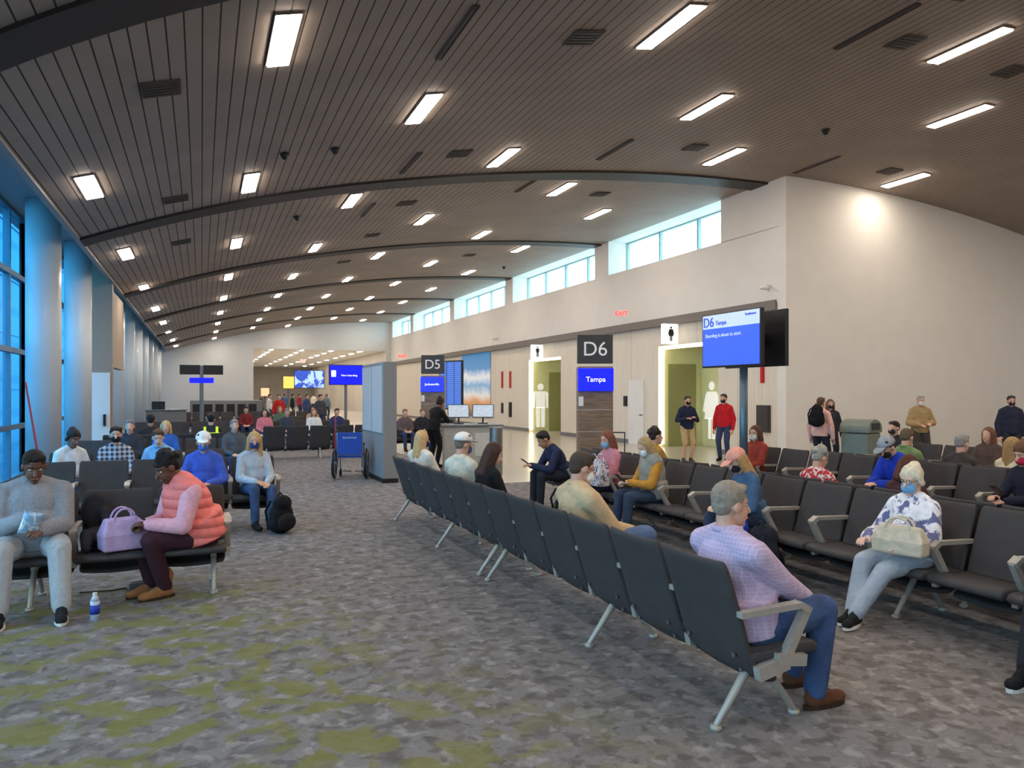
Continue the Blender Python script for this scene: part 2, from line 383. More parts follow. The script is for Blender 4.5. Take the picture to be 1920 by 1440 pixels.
def bench(label,x,y,rot,n,group,bolts=False,arms=None):
    r=empty('beam_seating',(x,y,0),RAD(rot),label,'seating',group); x0=-(n-1)*PIT/2
    MB().box(0,-.06,.325,n*PIT-.12,.07,.05).build('beam',GREYM,r)
    for i in range(n):
        cx=x0+i*PIT; inst('seat',SEAT,r,(cx,0,0),bev=0); b=inst('backrest',BACK,r,(cx,0,0),sub=1)
        if bolts:
            for dx in (-.19,.19):
                for v in (.3,.44):
                    yy,zz=prof(v); inst('bolt',BOLT,b,(dx,yy-.010,zz-.01))
    for i in range(n+1):
        if arms is None or i in arms: inst('armrest',ARM,r,(x0+(i-.5)*PIT,0,0))
    for i in ((0,n//2,n-1) if n>3 else (0,n-1)): inst('leg',LEG,r,(x0+i*PIT+(.18 if i==n-1 else -.18 if i==0 else 0),0,0))
    return r
G='rows of charcoal airport beam seats'
R1=lambda k:3.3+PIT*k
R2=lambda k:4.14+PIT*k
bench('six-seat charcoal beam bench nearest the camera, backs towards the aisle',2.73,R1(2.5),-90,6,G,True)
bench('six-seat charcoal beam bench continuing the aisle row towards the gate counter',2.73,R1(8.5),-90,6,G,True)
bench('charcoal bench under woman in tie-dye top, facing the aisle row',5.1,R2(0),90,7,G)
bench('charcoal bench under the women in pink and mustard sleeves',5.1,R2(7),90,7,G)
bench('charcoal bench back to back behind the tie-dye woman',5.95,R2(0),-90,7,G)
bench('charcoal bench back to back behind the woman in mustard sleeves',5.95,R2(7),-90,7,G)
bench('charcoal bench under the man in bright blue jacket',7.95,6.7,90,10,G)
bench('charcoal bench under the man in green hoodie',8.8,5.8,-90,9,G)
bench('charcoal bench facing left in front of the grey bin',10.9,7.4,90,8,G)
bench('charcoal bench at left under man in grey sweater and woman in pink vest',-.96,7.1,180,4,G)
bench('charcoal bench at left under the man in blue shirt and white cap',-.54,10.3,180,5,G)
bench('charcoal bench at left under the plaid shirt passenger',-.83,11.9,180,4,G)
bench('charcoal bench behind the plaid shirt passenger, under blond woman in blue',-.6,14.9,180,5,G)
bench('charcoal bench under the person in yellow striped jacket',-.4,17.4,0,5,G)
bench('empty charcoal bench with its backs to camera beyond the wheelchair',2.9,20.4,0,5,G)
bench('far charcoal bench behind the empty bench near grey partition',2.9,23.6,180,5,G)
bench('far charcoal bench along the aisle before the concourse opening',2.6,28,180,5,G)
bench('far charcoal bench by the left windows past the signpost',-.6,24,180,5,G)
bench('farthest charcoal bench by the left windows before steel counter',-.4,36,180,6,G)
bench('farthest charcoal bench along the aisle before the concourse opening',3.5,36,180,6,G)
# ---------------------------------------------------------------- people
SK={'light':(208,160,136),'fair':(222,178,156),'tan':(178,128,100),'dark':(104,66,50),'brown':(126,84,62)}
def ik(a,b,l1,l2,pole):
    d=b-a; D=min(d.length,(l1+l2)*.995); dn=d.normalized(); x=(l1*l1-l2*l2+D*D)/(2*D); h=math.sqrt(max(0,l1*l1-x*x))
    n=(pole-dn*pole.dot(dn)).normalized(); return a+dn*x+n*h, a+dn*D
def put(m,pr,inf=0,n=10):
    for p in pr:
        if p[0]=='c': m.tube(p[1],p[2],p[3]+inf,p[4]+inf,n)
        elif p[0]=='k': m.ecyl(p[1],(p[2][0]+inf,p[2][1]+inf,p[2][2]),p[3])
        else: m.ell(p[1],tuple(x+inf for x in p[2]),p[3],n+2)
    return m
def handp(W,d,pn,sg,cv,s,fat=0):
    d=d.normalized(); pn=(pn-d*pn.dot(d)).normalized(); th=d.cross(pn)*sg; o=[]
    for i in range(4):
        off=(1.5-i)*.0205; k=W+(d*.085+th*off)*s; o.append(('c',W+(d*.01+th*off*.55)*s,k,.0145*s,.0125*s))
        A=0;p=k;ln=(.07,.08,.073,.057)[i]
        for j,fr in enumerate((.45,.3,.25)):
            A+=cv*(.6,.9,.7)[j]; q=p+(d*math.cos(A)+pn*math.sin(A)+th*off*2)*ln*fr*s; o.append(('c',p,q,(.0094-.0008*j+fat)*s,(.0088-.0008*j+fat)*s)); p=q
    p=W+(d*.03+th*.024)*s; q=p+(d*.6+th*.65+pn*.25).normalized()*.048*s; w=q+(d*.9+th*.15+pn*.35).normalized()*.032*s
    o+=[('c',p,q,.0135*s,.0115*s),('c',q,w,.011*s,.009*s)]
    return o
EYEW=mat('eye_white',(206,200,192),r=.2,var=.01); EYED=mat('eye_dark',(40,28,22),r=.15); LIP=mat('lip',(165,92,84),r=.5)
def person(label,x,y,rot,seat=.41,s=1.,lean=-.1,head=(0,0),hands=None,feet=None,fy=(0,0),knee=None,top=(40,45,70),sl=1,leg=(50,62,92),shorts=0,shoe=(30,28,28),hair='short',hc=(70,50,38),skin='light',mask=None,cap=None,vest=None,lod=1,fat=1.,cv=.5,palm=(0,0,-1),glasses=False,collar=None,bag=.018,elb=None,boot=False,shw=.155):
    st=seat is None
    P=V((0,0,.93*s)) if st else V((0,0,seat+.10*s))
    T=MX.Rotation(-lean,3,'X'); up=T@V((0,0,1)); neck=P+up*.47*s; chest=P+up*.28*s
    HR=MX.Rotation(head[1],3,'Z')@MX.Rotation(-head[0],3,'X'); nk=neck+(T@V((0,.012,.055)))*s+V((0,.01,0))
    Hc=nk+(HR@V((0,.02,.085)))*s
    hd=lambda a,b,c: Hc+(HR@V((a,b,c)))*s
    e=lambda c,r,rt=None:('e',c,tuple(q*s for q in r),rt)
    c=lambda a,b,ra,rb:('c',a,b,ra*s,rb*s)
    sh=[neck+(T@V((g*shw,0,-.082)))*s for g in (-1,1)]
    pel=e(P,(.155*fat,.118*fat,.12),T)
    core=[e(P+up*.15*s+(T@V((0,.015*fat,0))),(.138*fat,.11*fat,.15),T),e(chest,(.15*(.5+fat/2),.112*(.5+fat/2),.18),T)]
    torso=list(core); yoke=[]
    for g in (0,1):
        q=neck+(T@V(((g*2-1)*.03,-.005,-.02)))*s
        torso+=[c(q,sh[g],.052,.05),c(chest+(T@V(((g*2-1)*.06,0,.06)))*s,sh[g],.075,.052)]; yoke.append(c(q,q.lerp(sh[g],.72),.052,.05))
    hem=('k',P+up*(.04 if st else .055)*s,(.158*fat*s,.124*fat*s,(.13 if st else .10)*s),T)
    if hands is None: hands=((-.24,.06,.80*s),(.24,.06,.80*s)) if st else ((-.09,.30,seat+.19),(.09,.30,seat+.19))
    if feet is None: feet=((-.10,.0,.1),(.10,.02,.1)) if st else ((-.11,.44,.1),(.11,.46,.1))
    up_arm=[];fore=[];hnd=[];thigh=[];shin=[];shoes=[]
    for i,g in enumerate((-1,1)):
        W=V(hands[i]); pole=V(elb[i]) if elb else V((g*.6,-.3,-.8)); E,W=ik(sh[i],W,.285*s,.255*s,pole)
        up_arm.append(c(sh[i],E,.05*(.6+.4*fat),.041)); fore.append(c(E,W,.041,.028))
        hnd+=handp(W,(W-E).normalized()+V((0,.35,0)),V(palm)+V((-g*.25,0,0)),g,cv,s,0 if lod<2 else .003)
        hip=P+V((g*.085*fat,.0,-.02))*s; A=V(feet[i]); K,A=ik(hip,A,.425*s,.42*s,V(knee[i]) if knee else V((g*.12,1,.0 if st else .9)))
        thigh.append(c(hip,K,.082*(.5+.5*fat),.056)); shin.append(c(K,A,.054,.038))
        shoes.append((A,MX.Rotation(fy[i],3,'Z')))
    headp=[e(hd(0,-.012,.028),(.076,.094,.092),HR),e(hd(0,.026,-.04),(.057,.066,.075),HR),e(hd(0,.06,-.098),(.027,.025,.021),HR),
      c(hd(0,.086,.0),hd(0,.106,-.030),.010,.0155),e(hd(.076,-.012,-.006),(.010,.021,.030),HR),e(hd(-.076,-.012,-.006),(.010,.021,.030),HR),
      c(hd(-.03,.068,.026),hd(.03,.068,.026),.012,.012),c(hd(-.018,.082,-.064),hd(.018,.082,-.064),.009,.009),
      c(neck-up*.04*s,nk+HR@V((0,-.01,.03)),.056,.052)]
    ft=[]
    for A,rt in shoes: ft.append(c(A-V((0,0,.02)),A+rt@V((0,.10,-.058))*s,.030,.022))
    b=put(MB(),[pel]+torso+up_arm+fore+hnd+thigh+shin+headp+ft,0)
    vx=(.0068,.0095,.0135)[lod]; cx=(.011,.015,.02)[lod]
    skm=mat('skin_'+skin,SK[skin],r=.5,var=.07,sc=30)
    o=b.build('person',skm,None,(x,y,0),RAD(rot),vox=vx,sm=2); tag(o,label,'person')
    # clothing
    tp=torso+up_arm+(fore if sl==1 else [])
    put(MB(),[hem]+tp,bag*s).build('shirt' if vest else 'top',cl(top),o,vox=cx,sm=4)
    if vest: put(MB(),[hem]+core+yoke,bag*s+.03).build('vest',cl(vest),o,vox=cx,sm=4)
    cc=collar or vest
    if cc:
        m=MB(); q=neck+up*.02*s
        for k in range(12):
            a1=2*PI*k/12; a2=2*PI*(k+1)/12; f=lambda w:q+(T@V((.07*math.cos(w),.064*math.sin(w)+.012,.014*-math.sin(w))))*s
            m.tube(f(a1),f(a2),.021*s,.021*s,8)
        m.build('collar',cl(cc),o,vox=.012,sm=3)
    put(MB(),[e(P-up*.01,(.148*fat,.112*fat,.11),T)]+thigh+([] if shorts else shin),bag*s*.9).build('shorts' if shorts else 'trousers',cl(leg),o,vox=cx,sm=5)
    sm=cl(shoe)
    for A,rt in shoes:
        m=MB(); z=V((0,0,1)); f=rt@V((0,1,0))
        m.tube(A+(f*-.02-z*.048)*s,A+(f*.14-z*.062)*s,.046*s,.036*s).ell(A+(f*.15-z*.06)*s,(.043*s,.062*s,.036*s),rt).ell(A+(f*.0-z*.0)*s,(.047*s,.06*s,.06*s),rt).tube(A+(f*.03-z*.02)*s,A+(f*.11-z*.05)*s,.04*s,.034*s)
        if boot: m.tube(A-z*.03,A+z*.09*s,.05*s,.066*s)
        w=m.build('boot' if boot else 'shoe',sm,o,vox=cx*.8,sm=3)
        if lod==0:
            m=MB(); vs=[]
            for zz in (-.1,-.076):
                for k in range(16):
                    a=2*PI*k/16; vs.append(A+(rt@V((.047*math.cos(a)*(1 if math.sin(a)>0 else .85),.062+.145*math.sin(a),zz)))*s)
            m.add(vs,[tuple(reversed(range(16))),tuple(range(16,32))]+[(k,(k+1)%16,(k+1)%16+16,k+16) for k in range(16)])
            m.build('sole',cl((225,222,215)) if sum(shoe if isinstance(shoe,tuple) else (90,90,90))<120 else cl((60,42,32)),w)
    # hair
    hm=mat('hair_%d_%d_%d'%hc,hc,r=.6,var=.2,sc=40,bump=.6,bs=70,spec=.3); h=[]
    if hair!='bald': h=[e(hd(0,-.022,.047),(.084,.096,.088),HR)]
    if hair=='short':
        h+=[e(hd(0,-.055,.0),(.068,.055,.06),HR)]
        rr=random.Random(len(label))
        for k in range(9): a=rr.uniform(.2,2.9); h.append(e(hd(.06*math.cos(a),.045*math.sin(a)+.0,.09+rr.uniform(-.008,.012)),(.026,.03,.022),HR))
    if hair in('long','bob'):
        L=-.21 if hair=='long' else -.10
        for g in (-1,1): h+=[c(hd(g*.062,.0,.04),hd(g*.078,-.02,L),.038,.034),c(hd(g*.05,-.05,.03),hd(g*.06,-.065,L-.03),.05,.045)]
        h+=[c(hd(0,-.065,.02),hd(0,-.085,L-.04),.06,.05)]
    if hair=='bun':
        h+=[e(hd(0,-.06,.12),(.05,.048,.045),HR),e(hd(0,-.055,.0),(.072,.058,.066),HR),e(hd(0,-.02,.06),(.088,.098,.088),HR)]
        for g in (-1,1): h.append(c(hd(g*.07,.02,.05),hd(g*.074,-.03,-.02),.022,.028))
    if hair=='afro':
        rr=random.Random(5); h+=[e(hd(0,-.055,.0),(.07,.058,.065),HR)]
        for k in range(30):
            a=rr.uniform(0,2*PI); t=rr.uniform(0,1.55); h.append(e(hd(.085*math.sin(t)*math.cos(a),-.03+.085*math.sin(t)*math.sin(a),.05+.085*math.cos(t)),(.028,.028,.028),HR))
    if h: put(MB(),h).build('hair',hm,o,vox=cx*.75,sm=3)
    if cap:
        m=MB().ell(hd(0,-.014,.055),(.093*s,.109*s,.09*s),HR,16,8,1.68).ell(hd(0,.115,.05),(.068*s,.075*s,.008*s),HR@MX.Rotation(-.15,3,'X'),14,6)
        m.build('cap',cl(cap),o,smooth=True)
    if mask:
        m=MB().ell(hd(0,.05,-.05),(.061*s,.052*s,.056*s),HR,14,8)
        q=m.build('face_mask',cl(mask),o,smooth=True)
        if lod<2: MB().rod([hd(.05,.07,-.03),hd(.078,.0,.0)],.002).rod([hd(-.05,.07,-.03),hd(-.078,.0,.0)],.002).build('ear_loop',cl(mask),q)
    if lod<2:
        for g in (-1,1):
            w=MB().ell(hd(g*.03,.0645,.005),(.0145*s,.0125*s,.0072*s),HR).build('eye',EYEW,o,smooth=True)
            MB().ell(hd(g*.03,.0738,.0035),(.0064*s,.004*s,.0062*s),HR).build('iris',EYED,w,smooth=True)
            MB().tube(hd(g*.016,.080,.027),hd(g*.046,.069,.027),.0042*s,.003*s).build('eyebrow',hm,o,smooth=True)
        if not mask: MB().tube(hd(-.02,.088,-.064),hd(.02,.088,-.064),.0055*s,.0055*s).build('mouth',LIP,o,smooth=True)
    if glasses:
        m=MB()
        for g in (-1,1):
            m.torus((0,0,0),.024*s,.002*s,'Y',20,6); k=len(m.v)-120
            for i in range(k,len(m.v)): m.v[i]=hd(g*.032,.09,.004)+HR@m.v[i]
            m.rod([hd(g*.056,.09,.008),hd(g*.08,-.01,.012)],.002*s)
        m.rod([hd(-.008,.092,.008),hd(.008,.092,.008)],.002*s).build('glasses',DARK,o)
    return o
JEAN=mat('blue_denim',(62,82,120),r=.85,var=.3,sc=9,bump=.7,bs=14,spec=.2)
LJEAN=mat('faded_light_denim',(168,178,192),r=.85,var=.12,sc=6,bump=.7,bs=14,spec=.2)
LAV=mat('lavender_check_shirt',(190,168,198),r=.85,var=.04,kind='check',c2=(204,186,212),k=46,bump=.6,bs=12,spec=.2)
TIE=mat('tie_dye_cotton',(234,230,234),r=.85,kind='blotch',c2=(108,110,148),k=9,bump=.5,bs=12,spec=.2)
PLA=mat('navy_plaid_flannel',(40,42,66),r=.85,kind='plaid',c2=(190,196,208),k=16,bump=.3)
PUFF=mat('salmon_puffer',(242,122,116),r=.6,var=.06,kind='quilt',k=38.,bump=.7)
KNIT=mat('pink_knit',(228,166,182),r=.9,var=.1,bump=.6,bs=18)
GRYS=mat('grey_sweater',(146,148,156),r=.9,var=.12,sc=60,bump=.7,bs=12,spec=.2)
SWT=mat('grey_sweatpants',(176,180,186),r=.9,var=.08,sc=40,bump=.9,bs=11,spec=.2)
HIV=mat('dark_jacket_yellow_band',(38,40,46),r=.8)
TANJ=mat('tan_cotton_jacket',(204,176,140),r=.9,var=.1,sc=12,bump=1.,bs=10,spec=.15)
# left group
person('man in grey sweater and sweatpants eating a snack',-1.26,7.08,188,s=1.03,lean=-.02,head=(.38,.15),hands=((-.07,.36,.66),(.06,.31,.74)),feet=((-.20,.55,.1),(.2,.5,.1)),top=GRYS,leg=SWT,shoe=(32,34,40),hair='short',hc=(32,26,24),skin='dark',lod=0,fat=1.52,cv=.8,bag=.032,palm=(0,-.6,-.6),shw=.19)
person('woman in salmon puffer vest looking down at her hands',-.02,7.06,114,s=1.04,lean=.36,head=(.5,0),hands=((-.07,.44,.64),(.06,.42,.62)),feet=((-.02,.30,.1),(.14,.34,.1)),top=KNIT,vest=PUFF,leg=(62,34,44),shoe=(150,104,66),boot=True,hair='afro',hc=(24,20,22),skin='dark',lod=0,fat=1.36,cv=.7,bag=.026,shw=.175)
person('man in royal blue shirt and white cap bending down',.04,10.3,172,lean=.2,head=(.2,.1),top=(72,98,196),leg=(70,72,80),hair='short',hc=(60,48,40),cap=(236,236,240),mask=(70,110,190),lod=1,fat=1.1)
person('blond woman in pale cardigan with blue mask and jeans',.62,10.3,196,s=.97,lean=.05,head=(.05,-.3),top=(178,190,206),leg=JEAN,hair='long',hc=(196,156,104),mask=(50,66,120),hands=((-.06,.34,.58),(.08,.32,.6)),feet=((-.05,.5,.1),(.12,.42,.1)),lod=1)
person('person in navy and white plaid shirt with dark mask',-1.12,11.9,186,top=PLA,leg=(50,52,60),hair='short',hc=(40,34,32),mask=(30,32,40),lod=1)
person('man in light blue hoodie seated beside the plaid shirt',-.54,11.9,160,s=.97,lean=.15,head=(.3,.4),top=(140,184,222),leg=JEAN,hc=(96,66,46),skin='fair',collar=(140,184,222),lod=1)
person('woman in white jacket seated by the blue column',-1.7,11.9,215,s=.98,lean=.12,head=(.3,0),top=(222,226,232),leg=(60,70,90),hair='bun',hc=(40,36,38),skin='brown',lod=1)
person('grey haired passenger in dark coat behind plaid shirt',-1.185,14.9,180,top=(52,54,62),hc=(130,122,118),lod=2)
person('dark haired passenger in brown coat, back turned, behind blond woman',-.985,17.4,0,s=1.04,top=(66,50,46),hc=(36,28,26),skin='tan',lod=2)
person('blond woman in bright blue jacket behind the blue hoodie',-.6,14.9,180,top=(46,92,170),hair='bob',hc=(198,166,112),lod=2,s=.97)
person('grey haired passenger just behind the blond woman',.57,14.9,190,s=.98,top=(80,84,90),hc=(142,132,124),lod=2)
hv=person('person in black jacket with yellow safety stripe, back turned',.185,17.4,0,s=1.04,top=HIV,hc=(30,28,28),lod=2)
MB().box(0,-.165,.84,.34,.02,.07).box(-.12,-.14,.93,.05,.02,.14).box(.12,-.14,.93,.05,.02,.14).build('safety_stripe',mat('yellow_stripe',(216,240,60),e=.5),hv)
# aisle row (facing +X)
person('grey haired man in lavender checked shirt and jeans nearest the camera',2.73,R1(0)+.02,-88,s=1.04,seat=.375,lean=-.18,head=(.05,-.12),hands=((-.02,.36,.59),(.10,.40,.56)),feet=((-.08,.48,.1),(.2,.36,.1)),top=LAV,leg=JEAN,shoe=(98,60,40),hc=(150,136,122),skin='light',lod=0,fat=1.34,cv=.6,collar=LAV,bag=.026,shw=.19)
person('man in tan jacket with glasses and white respirator mask',2.76,R1(3)+.12,-86,s=1.03,lean=-.14,head=(.22,-.12),hands=((-.04,.34,.62),(.12,.36,.62)),feet=((-.12,.60,.1),(-.06,.48,.44)),knee=((-.1,1,.9),(.9,.5,.5)),top=TANJ,leg=(92,112,148),shoe=(70,52,42),hc=(74,60,50),mask=(232,230,224),lod=0,glasses=True,collar=TANJ,bag=.034,fat=1.12,shw=.175)
person('long brown haired woman in black top in the aisle row',2.73,R1(7)-.12,-80,s=.96,lean=.05,head=(.35,-.2),top=(30,28,30),leg=(60,60,66),hair='long',hc=(66,42,34),lod=1,skin='fair')
person('man in white cap and beige shirt in the aisle row',2.74,R1(8)+.1,-60,s=1.02,lean=-.05,head=(.1,-.3),top=(206,200,184),leg=(90,86,76),hc=(120,110,100),cap=(226,224,220),mask=(70,80,110),lod=1)
person('blond woman in white top with navy mask at far row end',2.74,R1(11),-60,s=.97,head=(.1,-.35),top=(222,214,204),leg=(70,74,90),hair='long',hc=(206,168,116),mask=(44,50,90),lod=1)
# facing row (facing -X)
person('white haired woman in tie-dye top and light blue jeans',5.04,R2(0),92,s=.9,lean=-.14,head=(.12,.1),hands=((-.15,.26,.60),(.17,.26,.60)),feet=((-.02,.60,.1),(.06,.54,.1)),fy=(.3,.2),top=TIE,leg=LJEAN,shoe=(34,32,34),hair='bun',hc=(226,212,184),skin='fair',mask=(120,176,222),lod=0,glasses=True,fat=1.26,bag=.028)
person('woman in denim jacket and pink cap looking down',5.04,R2(3),78,s=.95,lean=.22,head=(.5,.1),top=(70,98,130),leg=(60,70,96),hair='long',hc=(190,146,96),cap=(232,160,142),mask=(40,40,48),lod=1,skin='fair',hands=((-.08,.34,.6),(.1,.34,.6)))
person('woman in mustard sleeves and grey vest reading her phone',5.04,R2(6),86,s=.96,lean=.12,head=(.45,.1),top=(192,138,58),vest=(146,144,134),leg=(58,72,96),hair='bob',hc=(176,146,104),mask=(220,226,230),lod=1,hands=((-.06,.36,.66),(.06,.34,.64)),skin='fair')
person('woman in dusty pink top with pale blue mask',5.06,R2(8)-.05,92,s=.97,lean=-.05,head=(.25,.1),top=(196,128,140),leg=(60,64,84),hair='bob',hc=(130,76,54),mask=(130,180,214),lod=1)
person('man in navy shirt hunched over his phone',4.98,R2(10)-.05,88,s=1.02,lean=.5,head=(.6,0),top=(40,46,72),leg=(44,46,54),hc=(40,34,34),lod=1,hands=((-.05,.52,.66),(.06,.52,.66)),skin='tan')
person('person off to the right with black sneakers stretched out',5.06,R2(-2)-.1,98,feet=((-.06,.66,.1),(.1,.58,.1)),top=(60,60,70),leg=(40,42,50),shoe=(24,24,26),lod=0)
# back to back rows
person('grey curly haired woman in red floral top seen from behind',5.98,R2(3)+.1,-80,s=.9,head=(.3,-.2),top=mat('red_floral',(190,38,44),kind='blotch',c2=(232,220,214),k=22,r=.8),hair='afro',hc=(160,150,140),lod=1)
person('auburn haired passenger behind the tie-dye woman',5.98,R2(1)+.2,-90,s=.9,head=(.35,0),top=(80,50,50),hair='bob',hc=(84,42,32),lod=1)
person('man with dark curls in yellow brown shirt, back to us',5.98,R2(8)+.2,-95,s=.98,top=(176,130,60),hc=(52,40,34),hair='afro',lod=1)
person('man in bright blue jacket and grey cap leaning forward',7.88,6.5,88,s=1.04,lean=.45,head=(.55,0),top=(34,62,176),leg=(44,48,66),hc=(50,42,38),cap=(150,154,162),mask=(40,40,46),lod=1,bag=.035,hands=((-.06,.5,.64),(.07,.5,.64)))
person('woman in dark navy coat with crimson mask holding phone',7.92,5.05,80,s=.98,lean=.1,head=(.35,0),top=(34,36,52),leg=(40,40,50),hair='bun',hc=(110,72,50),mask=(196,40,70),lod=1,hands=((-.06,.4,.62),(.06,.4,.66)))
person('woman in rust red top with white mask behind display pole',7.92,9.25,95,s=.97,head=(.1,.2),top=(150,60,46),hair='bob',hc=(92,60,44),mask=(226,224,220),lod=1)
person('man in olive green hoodie, back turned',8.84,7.3,-80,s=1.0,head=(.2,0),top=(122,140,92),hc=(104,84,64),collar=(122,140,92),lod=1)
person('grey haired passenger in dark coat with back turned',8.84,6.5,-90,s=.95,head=(.1,0),top=(72,64,60),hc=(150,142,134),lod=1)
person('blond woman in cream jumper, back turned',8.84,5.85,-95,s=.95,top=(224,206,170),hair='long',hc=(170,128,84),lod=1)
person('dark haired passenger in black coat beyond green hoodie',10.88,9.25,92,top=(44,44,50),hc=(48,40,36),mask=(50,52,60),lod=2)
person('brown haired woman in dark coat beyond blond jumper',10.88,7.6,92,s=.96,top=(84,66,60),hair='long',hc=(110,74,54),lod=2)
# standing
p=gnd(1288,868); person('man in navy pullover and khaki shorts standing by restroom',p.x,p.y,168,None,s=.99,lean=0,top=(36,42,66),leg=(190,164,122),shorts=1,shoe=(70,64,60),hc=(70,56,46),mask=(36,38,46),hands=((-.10,.22,1.12),(.12,.22,1.10)),lod=1)
p=att(1358,865,18.9); person('man in red jacket and jeans standing by restroom',p.x,p.y,120,None,s=1.02,lean=0,top=(190,32,42),leg=(56,70,104),hc=(60,48,42),mask=(34,34,40),lod=1)
p=att(1538,0,15.6); person('woman in pale pink sweater standing with a backpack',p.x,p.y,-70,None,s=.98,lean=0,top=(226,178,168),leg=(44,46,54),hc=(92,66,50),hair='short',lod=1)
bp=p
p=att(1556,0,16.8); person('masked passenger standing behind the pink sweater',p.x,p.y,150,None,s=.95,lean=0,top=(52,50,56),leg=(44,44,52),hair='bob',hc=(110,84,62),mask=(40,40,48),lod=1)
p=att(1725,0,16.6); person('grey haired man in tan jacket standing by the white wall',p.x,p.y,150,None,s=1.0,lean=0,top=(168,142,100),leg=(70,66,64),hc=(170,162,152),mask=(226,226,226),lod=1,hands=((-.12,.22,1.05),(.1,.24,1.02)),bag=.03)
p=att(1895,0,16.2); person('man in dark navy jacket standing at right by white wall',p.x,p.y,140,None,s=1.0,lean=0,top=(40,44,62),leg=(44,46,54),hc=(60,52,48),mask=(40,42,52),lod=1,bag=.03)
p=att(815,0,17.4); person('gate agent in black leaning over the counter',p.x-.1,p.y-.2,-62,None,s=.99,lean=.32,head=(.35,0),top=(30,30,36),leg=(34,34,40),hair='bun',hc=(40,32,30),skin='brown',lod=1,hands=((-.12,.50,1.05),(.12,.50,1.05)))
for i,(px,t,tc,hc,lb) in enumerate(((523,33,(190,44,40),(60,44,36),'standing person in red shirt far down the concourse'),(600,30,(70,70,80),(50,40,36),'standing person in grey coat beside the far seats'),(575,38,(60,74,110),(80,60,50),'standing person in blue jacket far down the hall'),(505,40,(210,206,200),(70,56,48),'standing person in white shirt far down the hall'),
    (548,46,(40,40,46),(40,32,30),'standing person in black far down beneath the television'),(490,52,(96,70,60),(60,46,40),'standing person in brown near the far opening'),(561,55,(160,60,80),(90,66,50),'standing person in raspberry coat in the far opening'),(612,48,(110,120,130),(120,110,100),'standing person in pale grey far right of the television'),(533,60,(70,90,140),(50,40,36),'standing person in denim blue inside the far concourse'),(588,62,(200,190,176),(70,52,44),'standing person in cream inside the far concourse'))):
    p=att(px,0,t); person(lb,p.x,p.y,180+20*i,None,lean=0,top=tc,hc=hc,lod=2)
for i,(x,y,tc,hc,hr,lb) in enumerate(((1.75,23.6,(206,120,130),(60,44,36),'bob','seated passenger in pink on far bench'),(2.4,23.6,(60,64,76),(130,124,120),'short','seated grey haired passenger on far bench'),(3.2,23.6,(220,216,210),(150,110,70),'long','seated passenger in white on far bench'),(3.9,23.6,(50,54,90),(44,36,32),'short','seated passenger in navy on far bench'),
    (1.45,28,(120,40,44),(40,32,30),'short','seated passenger in dark red on the bench beyond far seats'),(2.6,28,(90,110,90),(150,120,80),'bob','seated passenger in sage green on the bench beyond far seats'),(3.75,28,(180,150,120),(60,44,36),'long','seated passenger in tan on the bench beyond far seats'))):
    person(lb,x,y,180,top=tc,hc=hc,hair=hr,lod=2)
for i,(px,py,tc,lb) in enumerate(((757,815,(96,80,80),'seated passenger in brown between partition and counter'),(793,818,(40,40,46),'seated passenger in black between partition and counter'))):
    p=att(px,py,22.5); person(lb,p.x,att(775,815,22.5).y-.06,180,top=tc,lod=2,hc=(120,96,76))
bench('bench half hidden between grey partition and gate agent',att(775,815,22.5).x,att(775,815,22.5).y-.06,180,3,G)
# ---------------------------------------------------------------- gate pillars with signs
def pillar(px,t,num,city,lb):
    p=att(px,H0,t); r=empty('gate_pillar',(p.x,p.y,0),RAD(-24),lb,'pillar')
    MB().box(0,.2,1.14,.74,.5,2.28).build('cladding',WOOD,r,bev=.03); MB().box(0,.2,.07,.78,.54,.14).build('plinth',STEEL,r)
    s=MB().box(0,.1,2.64,.74,.18,.6).build('sign_box',SIGN,r,bev=.008); text(num,.42,TXG,s,(0,.005,2.63))
    s=MB().box(0,-.09,2.0,.74,.08,.47).build('screen',SBLUE,r,bev=.006); text(city,.15 if len(city)<8 else .10,TXW,s,(0,-.135,2.0))
    MB().box(-.3,-.06,1.55,.1,.02,.2).build('notice',WHITE,r)
pillar(1116,15.6,'D6','Tampa','wood clad gate pillar with large D6 sign')
pillar(811,24.,'D5','Jacksonville','wood clad gate pillar with smaller looking D5 sign beyond counter')
# ---------------------------------------------------------------- gate display on pole
r=empty('gate_display',(6.85,8.22,0),RAD(-90),'twin screen gate display on blue grey pole showing D6 Tampa','display')
MB().cyl((0,0,.02),(0,0,2.5),.055).build('pole',mat('blue_grey_pole',(92,112,128),r=.35,m=.5),r,smooth=True); MB().cyl((0,0,0),(0,0,.03),.28).build('base',GREYM,r)
MB().box(0,0,2.45,.3,.34,.12).build('bracket',DARK,r)
h=MB().box(0,-.2,2.45,1.22,.06,.75).build('screen',DARK,r,bev=.01)
SB2=mat('display_blue',(62,94,218),r=.2,e=.8,var=.03); SB3=mat('display_pale',(184,198,228),r=.2,e=.75,var=.03)
MB().box(0,-.232,2.36,1.17,.006,.52).build('display_panel',SB2,h); MB().box(0,-.232,2.715,1.17,.006,.19).build('header_panel',SB3,h)
TB=mat('display_text_blue',(52,80,196),e=.5); TP=mat('display_text_pale',(176,192,244),e=.7)
text('D6',.19,TB,h,(-.45,-.24,2.705)); text('Tampa',.085,TB,h,(-.18,-.24,2.69)); text('Southwest',.05,TB,h,(.42,-.24,2.76)); text('Boarding is about to start.',.072,TP,h,(-.52,-.24,2.52),ax='LEFT')
MB().box(0,.2,2.45,1.22,.06,.75).build('screen',DARK,r,bev=.01)
